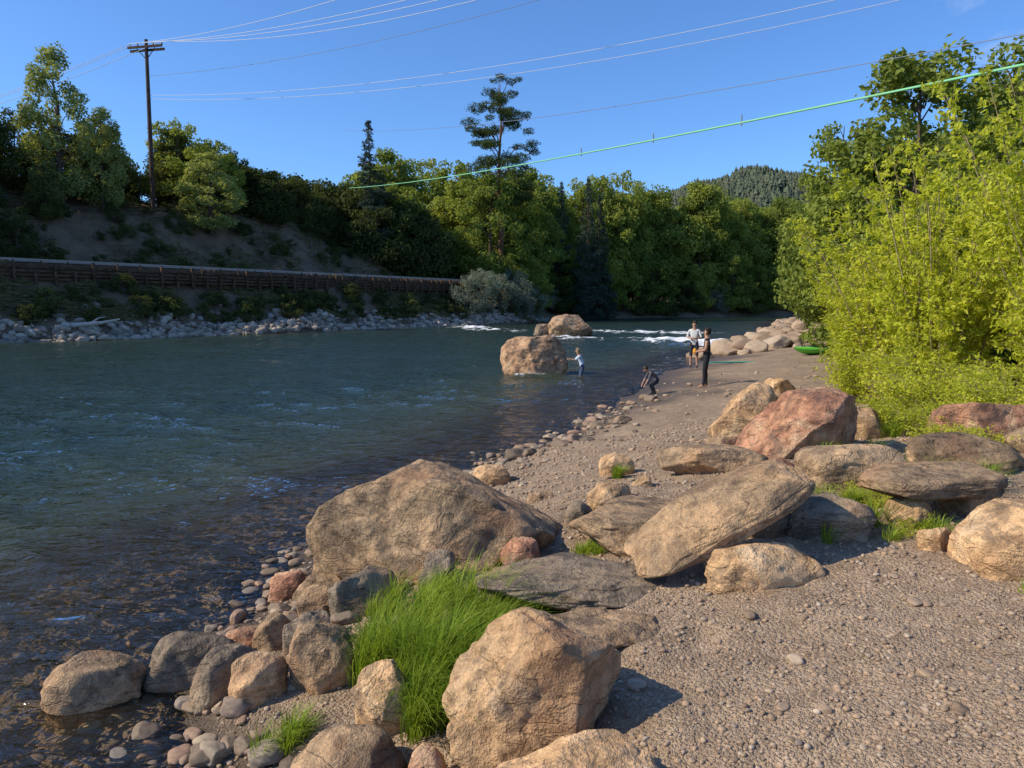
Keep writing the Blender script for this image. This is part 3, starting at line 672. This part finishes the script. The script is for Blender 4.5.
wire('power_line',ends[0],(-13,60,25.6),.5,.026,M_wire,ext=1)
wire('power_line',ends[1],(-7.6,60,25.6),.6,.026,M_wire,ext=1)
wire('power_line',ends[2],(-5.2,60,25.6),.7,.026,M_wire,ext=1)
wire('power_line',ends[3],(-2.3,60,25.6),1.0,.026,M_wire,ext=1)
for e in ends[:2]+ends[3:]: wire('power_line',e,(e[0]-60,e[1]+5,e[2]-14),2,.025,M_wire)
wire('power_line',(PX+.3,PY,25.2),(20.8,50,21.8),1.6,.022,M_wire,n=40,ext=.4)
wire('power_line',(PX+.3,PY,24.8),(24.9,50,21.8),1.9,.022,M_wire,n=40,ext=.4)
wire('power_line',(PX+.3,PY,27.2),(9,60,27.5),1.2,.02,M_wired,n=40,ext=.8)
wire('telephone_line',(-24,112,27.5),(19.8,30,12.9),1.2,.02,M_wired,n=40,ext=.3)
CA=np.array([-21,100,17.6]);CB=np.array([13.4,20,8.75])
g=wire('slalom_gate_cable',CA,CB,.55,.04,M_green,n=40,ext=.16)
A=Acc()
for k in (.48,.6,.72,.8,.87):
    p=CA+(CB-CA)*k; p[2]-=.55*4*k*(1-k)
    V,Q=tube([p+[0,0,-.12],p+[0,0,.3]],[.03,.03],5); A.add(V,Q)
obj('cable_hangers',A.mesh('cable_hangers',[M_wired]),parent=g)
# ---------------------------------------------------------------- far mountain
m,nt,out=newmat('mountain');nb=NB(nt);tc=nb.n('TexCoord').outputs['Object']
c=nb.ramp(nb.noise(tc,.03,7,.7),[(.4,(.07,.08,.055)),(.6,(.17,.155,.11))]); princ(nb,out,c,.95,None,.1); M_mt=m  # base colour lightened to stand in for distance haze
X=np.linspace(-900,1300,180);Yv=np.linspace(380,1500,90); gx,gy,Q=grid(X,Yv)
def mount(x,y):
    r_=np.interp(x,[-900,-300,0,110,150,195,240,300,500,1300],[60,60,60,78,99,106,98,84,84,110])
    return r_*sstep(380,620,y)*(1+.0004*(y-620))+9*fbm(x*.012,y*.012,seed=61,o=4)*sstep(380,500,y)
obj('mountain',mkmesh('mountain',np.stack([gx,gy,mount(gx,gy)],1),Q,[M_mt]))
r=np.random.default_rng(3)
n=10000; xx=np.concatenate([r.uniform(70,330,8200),r.uniform(-500,900,1800)]); yy=r.uniform(430,660,n); zz=mount(xx,yy)
L_mt=leafmat('mountain_pine',(.075,.09,.065),(.13,.15,.095),None,.1)  # paler than the near pines: haze painted into the needle colour
h=r.uniform(4,9,n)*(1-.3*r.uniform(0,1,n)); b=h*r.uniform(.3,.48,n); VV=[];TT=[]; off=0
for (z0,z1,q) in ((.02,.6,1.),(.3,.85,.85),(.6,1.,.5)):
    a0=r.uniform(0,6.28,n); ring=[]
    apex=np.stack([xx,yy,zz+h*z1],1)
    for j in range(6):
        k=r.uniform(.65,1.2,n); ring.append(np.stack([xx+b*q*k*np.cos(a0+j*1.047),yy+b*q*k*np.sin(a0+j*1.047),zz+h*(z0+r.uniform(-.05,.08,n))],1))
    V=np.stack([apex]+ring,1).reshape(-1,3); base=off+np.arange(n)*7
    for j in range(6): TT.append(np.stack([base,base+1+j,base+1+(j+1)%6],1))
    VV.append(V); off+=len(V)
rn=r.uniform(0,1,n)
obj('mountain_pine_forest',mkmesh('mountain_pine_forest',np.concatenate(VV),np.concatenate(TT),[L_mt],None,{'rnd':np.tile(np.repeat(rn,7),3)},False))
# ---------------------------------------------------------------- people
def cmat(n,c,r=.75): return plain(n,c,r,.2,.1,30)
SKIN=cmat('skin',(.42,.24,.16),.55)
def person(name,loc,heading,Hh,J,mats,hairc,hairlen=.0,extra=None):
    k=Hh/1.75; E=empty(name,loc,(0,0,heading))
    verts=[];rad=[];edges=[];lab=[];roots=[0]
    def add(p,r_,par=None,l=''):
        verts.append(Vector(p)*k); rad.append(r_*k); i=len(verts)-1
        if par is not None: edges.append((par,i)); lab.append((par,i,l,r_*k))
        return i
    pel=add(J['pelvis'],.125); sp=add(J['spine'],.115,pel,'torso'); ch=add(J['chest'],.135,sp,'torso')
    nk=add(J['neck'],.058,ch,'neck'); hb=add(J['jaw'],.07,nk,'head'); hd=add(J['head'],.088,hb,'head'); ht=add(J['crown'],.06,hd,'head')
    for s in 'lr':
        sh=add(J['sh'+s],.058,ch,'torso'); el_=add(J['el'+s],.043,sh,'uarm'); wr=add(J['wr'+s],.028,el_,'farm')
        d=(Vector(J['wr'+s])-Vector(J['el'+s])).normalized(); hand=Vector(J['wr'+s])+d*.075
        hn=add(hand,.034,wr,'hand')
        side=d.cross(Vector((0,1,0.1))).normalized(); inn=d.cross(side).normalized()
        for f,(o,L_) in enumerate(((-.03,.07),(-.01,.08),(.01,.075),(.028,.058))):
            b=Vector(J['wr'+s])+d*.085+side*o; i=add(b,.0105); roots.append(i); i2=add(b+d*L_*.5+inn*.006,.0095,i,'hand'); add(b+d*L_*.85+inn*.03,.008,i2,'hand')
        b=Vector(J['wr'+s])+d*.035+side*-.028; i=add(b,.012); roots.append(i); i2=add(b+d*.03-side*.03+inn*.01,.011,i,'hand'); add(b+d*.055-side*.04+inn*.025,.009,i2,'hand')
        hp=add(J['hp'+s],.095,pel,'thigh'); kn=add(J['kn'+s],.062,hp,'thigh'); cf=add(Vector(J['kn'+s])*.68+Vector(J['an'+s])*.32+Vector((0,-.015,0)),.055,kn,'shin'); an=add(J['an'+s],.036,cf,'shin'); 
        hl=add(Vector(J['an'+s])+Vector((0,-.03,-.045)),.034,an,'foot'); add(Vector(J['an'+s])+Vector((0,.15,-.055)),.03,an,'foot')
    me=bpy.data.meshes.new('sk'); me.from_pydata(verts,edges,[]); o=bpy.data.objects.new('sk',me); COL.objects.link(o)
    md=o.modifiers.new('s','SKIN'); md.use_smooth_shade=True; sub=o.modifiers.new('u','SUBSURF'); sub.levels=2; sub.render_levels=2
    sv=me.skin_vertices[0].data
    for i,q in enumerate(rad): sv[i].radius=(q,q); sv[i].use_root=False
    for q in roots: sv[q].use_root=True
    bpy.context.view_layer.update(); dg=bpy.context.evaluated_depsgraph_get()
    bme=bpy.data.meshes.new_from_object(o.evaluated_get(dg)); bpy.data.objects.remove(o)
    keys=['skin','top','bottom','shoe']
    bme.materials.clear()
    for q in keys: bme.materials.append(mats[q])
    fc=np.array([f.center[:] for f in bme.polygons]) if len(bme.polygons) else np.zeros((0,3))
    best=np.full(len(fc),1e9); L=np.array(['']*len(fc),dtype=object)
    for a,b,l,q in lab:
        A_=np.array(verts[a]);B_=np.array(verts[b]);d=B_-A_; t=np.clip(((fc-A_)@d)/(d@d+1e-9),0,1); D=np.linalg.norm(fc-A_-t[:,None]*d,axis=1)-q*.6
        m_=D<best; best[m_]=D[m_]; L[m_]=l
    dress=mats.get('map',{}); idx=[keys.index(dress.get(l,'skin')) for l in L]
    bme.polygons.foreach_set('material_index',np.array(idx,np.int32)); bme.update()
    obj('body',bme,parent=E)
    hc=Vector(J['head'])*k; fw=Vector(J.get('face',(0,1,0))).normalized(); rt=fw.cross(Vector((0,0,1))).normalized(); up=rt.cross(fw)
    def ball(nm,c,s,mat,sub=3):
        V,T=ico(sub); B=np.array([rt[:],fw[:],up[:]]); P_=(V*np.array(s)*k)@B+np.array(c); return obj(nm,mkmesh(nm,P_,T,[mat]),parent=E)
    hm=cmat('hair',hairc,.6)
    V,T=ico(4); V=V.copy(); keep=[f for f in T if not((V[f][:,1].mean()>.35) and (V[f][:,2].mean()<.45)) and V[f][:,2].mean()>-.45-hairlen*3]
    S=V*np.array([.098,.112,.115])*(1+.03*vn3(V[:,0]*9,V[:,1]*9,V[:,2]*2))[:,None]; lowm=V[:,2]<0; S[lowm,2]*=1+hairlen*6
    P_=(S*k)@np.array([rt[:],fw[:],up[:]])+np.array(hc+up*.02*k-fw*.012*k); obj('hair',mkmesh('hair',P_,np.array(keep),[hm]),parent=E)
    wh=cmat('eye',(.7,.7,.7),.3); dk=cmat('pupil',(.03,.02,.02),.3); lip=cmat('lips',(.35,.13,.1),.5)
    for sg in(-1,1):
        ball('eye',hc+rt*.032*sg*k+fw*.083*k,(.013,.008,.008),wh,2); ball('pupil',hc+rt*.032*sg*k+fw*.090*k,(.006,.004,.006),dk,2)
        ball('ear',hc+rt*.09*sg*k-up*.01*k,(.01,.02,.032),mats['skin'],2); ball('brow',hc+rt*.032*sg*k+fw*.088*k+up*.022*k,(.02,.006,.004),hm,2)
    ball('nose',hc+fw*.096*k-up*.025*k,(.013,.02,.024),mats['skin'],2); ball('mouth',hc+fw*.08*k-up*.06*k,(.025,.01,.008),lip,2)
    if extra: extra(E,k,ball)
    return E
def stand(**o):
    J=dict(pelvis=(0,0,.93),spine=(0,0,1.1),chest=(0,-.01,1.29),neck=(0,0,1.47),jaw=(0,.015,1.55),head=(0,.01,1.63),crown=(0,0,1.69),
      shl=(-.175,0,1.41),shr=(.175,0,1.41),ell=(-.24,-.03,1.12),elr=(.24,-.03,1.12),wrl=(-.24,.06,.88),wrr=(.24,.06,.88),
      hpl=(-.095,0,.88),hpr=(.095,0,.88),knl=(-.11,.03,.49),knr=(.11,.03,.49),anl=(-.12,0,.08),anr=(.12,0,.08)); J.update(o); return J
black=cmat('black_cloth',(.02,.02,.024)); white=cmat('white_cloth',(.6,.6,.58)); dark=cmat('dark_trousers',(.035,.035,.045)); grey=cmat('gray_cloth',(.1,.1,.11)); blue=cmat('blue_shirt',(.5,.6,.72)); denim=cmat('denim',(.05,.07,.12)); shoe=cmat('shoe',(.06,.05,.045)); orange=cmat('orange_plastic',(.7,.3,.03))
full={'torso':'top','uarm':'top','thigh':'bottom','shin':'bottom','foot':'shoe'}
person('standing_person',(7.2,30,G(7.2,30)),math.radians(160),1.85,stand(wrl=(-.08,.24,1.12),wrr=(.1,.24,1.12),ell=(-.26,.02,1.14),elr=(.26,.02,1.14)),dict(skin=SKIN,top=white,bottom=dark,shoe=shoe,map={'torso':'top','uarm':'top','thigh':'bottom','shin':'skin','foot':'shoe'}),(.05,.03,.02))
def xB(E,k,ball):
    ball('orange_rope_bag',Vector((0,.34,1.06))*k,(.07,.06,.09),orange,3)
person('standing_person',(5.5,21.4,G(5.5,21.4)),math.radians(75),1.70,stand(wrl=(-.07,.27,1.06),wrr=(.07,.27,1.08),ell=(-.25,.03,1.12),elr=(.25,.03,1.12),knl=(-.1,.06,.49),anl=(-.13,.08,.08)),dict(skin=SKIN,top=black,bottom=black,shoe=shoe,map={'torso':'top','uarm':'skin','thigh':'bottom','shin':'bottom','foot':'skin'}),(.03,.02,.015),.05,xB)
person('wading_child',(2.5,27.4,-.33),math.radians(95),1.42,stand(pelvis=(0,-.08,.9),spine=(0,-.02,1.07),chest=(0,.06,1.24),neck=(0,.12,1.42),jaw=(0,.15,1.5),head=(0,.16,1.58),crown=(0,.16,1.64),shl=(-.17,.08,1.36),shr=(.17,.08,1.36),ell=(-.2,.27,1.2),elr=(.22,.25,1.15),wrl=(-.14,.5,1.22),wrr=(.16,.46,1.2),hpl=(-.09,-.06,.86),hpr=(.09,-.06,.86)),dict(skin=SKIN,top=blue,bottom=denim,shoe=shoe,map={'torso':'top','uarm':'top','thigh':'bottom','foot':'skin'}),(.3,.2,.1),.05)
person('crouching_child',(3.95,21,G(3.95,21)),math.radians(100),1.2,stand(pelvis=(0,-.16,.62),spine=(0,-.06,.76),chest=(0,.12,.88),neck=(0,.26,.98),jaw=(0,.33,1.0),head=(0,.38,1.06),crown=(0,.37,1.12),face=(0,1,-.5),shl=(-.16,.18,.94),shr=(.16,.18,.94),ell=(-.2,.3,.68),elr=(.2,.3,.68),wrl=(-.14,.42,.46),wrr=(.14,.44,.46),hpl=(-.1,-.12,.58),hpr=(.1,-.12,.58),knl=(-.15,.14,.42),knr=(.15,.14,.42),anl=(-.13,-.02,.08),anr=(.13,-.02,.08)),dict(skin=SKIN,top=grey,bottom=dark,shoe=shoe,map=full),(.06,.04,.03))
# ---------------------------------------------------------------- kayak + paddle
kay=plain('kayak_green',(.16,.6,.07),.35,.5,.03,4); teal=plain('teal_plastic',(.03,.4,.3),.4,.4,.03,4)
kx,ky=12.9,32.0
E=empty('green_kayak',(kx,ky,G(kx,ky)+.18),(0,0,math.radians(25)))
A=Acc(); n=24;mm=14;V=[]
for i in range(n+1):
    u=i/n*2-1; wdt=.33*(1-abs(u)**2.6)+.01; hh_=.17*(1-abs(u)**4)+.02; rk=.14*abs(u)**3
    for j in range(mm):
        a=2*math.pi*j/mm; V.append([u*1.35,wdt*math.cos(a),hh_*math.sin(a)*(1 if math.sin(a)<0 else .75)+rk])
Qk=[(i*mm+j,i*mm+(j+1)%mm,(i+1)*mm+(j+1)%mm,(i+1)*mm+j) for i in range(n) for j in range(mm)]
A.add(V,Qk); obj('hull',A.mesh('hull',[kay]),parent=E)
V,Q=tube([[.42*math.cos(a),.22*math.sin(a),.15] for a in np.linspace(0,6.283,17)],[.025]*17,6); obj('cockpit_rim',mkmesh('cockpit_rim',V,Q,[black]),parent=E)
E=empty('teal_paddle',(8.8,29.5,G(8.8,29.5)+.06),(0,0,.15))
A=Acc(); V,Q=tube([[-.9,0,0],[.9,0,0]],[.03,.03],8); A.add(V,Q)
for sg in(-1,1):
    V,Q=tube([[sg*.85,0,0],[sg*.95,0,0],[sg*1.15,0,0],[sg*1.3,0,0]],[.02,.09,.1,.02],8); V[:,2]*=.2; A.add(V,Q)
obj('paddle_shape',A.mesh('paddle_shape',[teal]),parent=E)
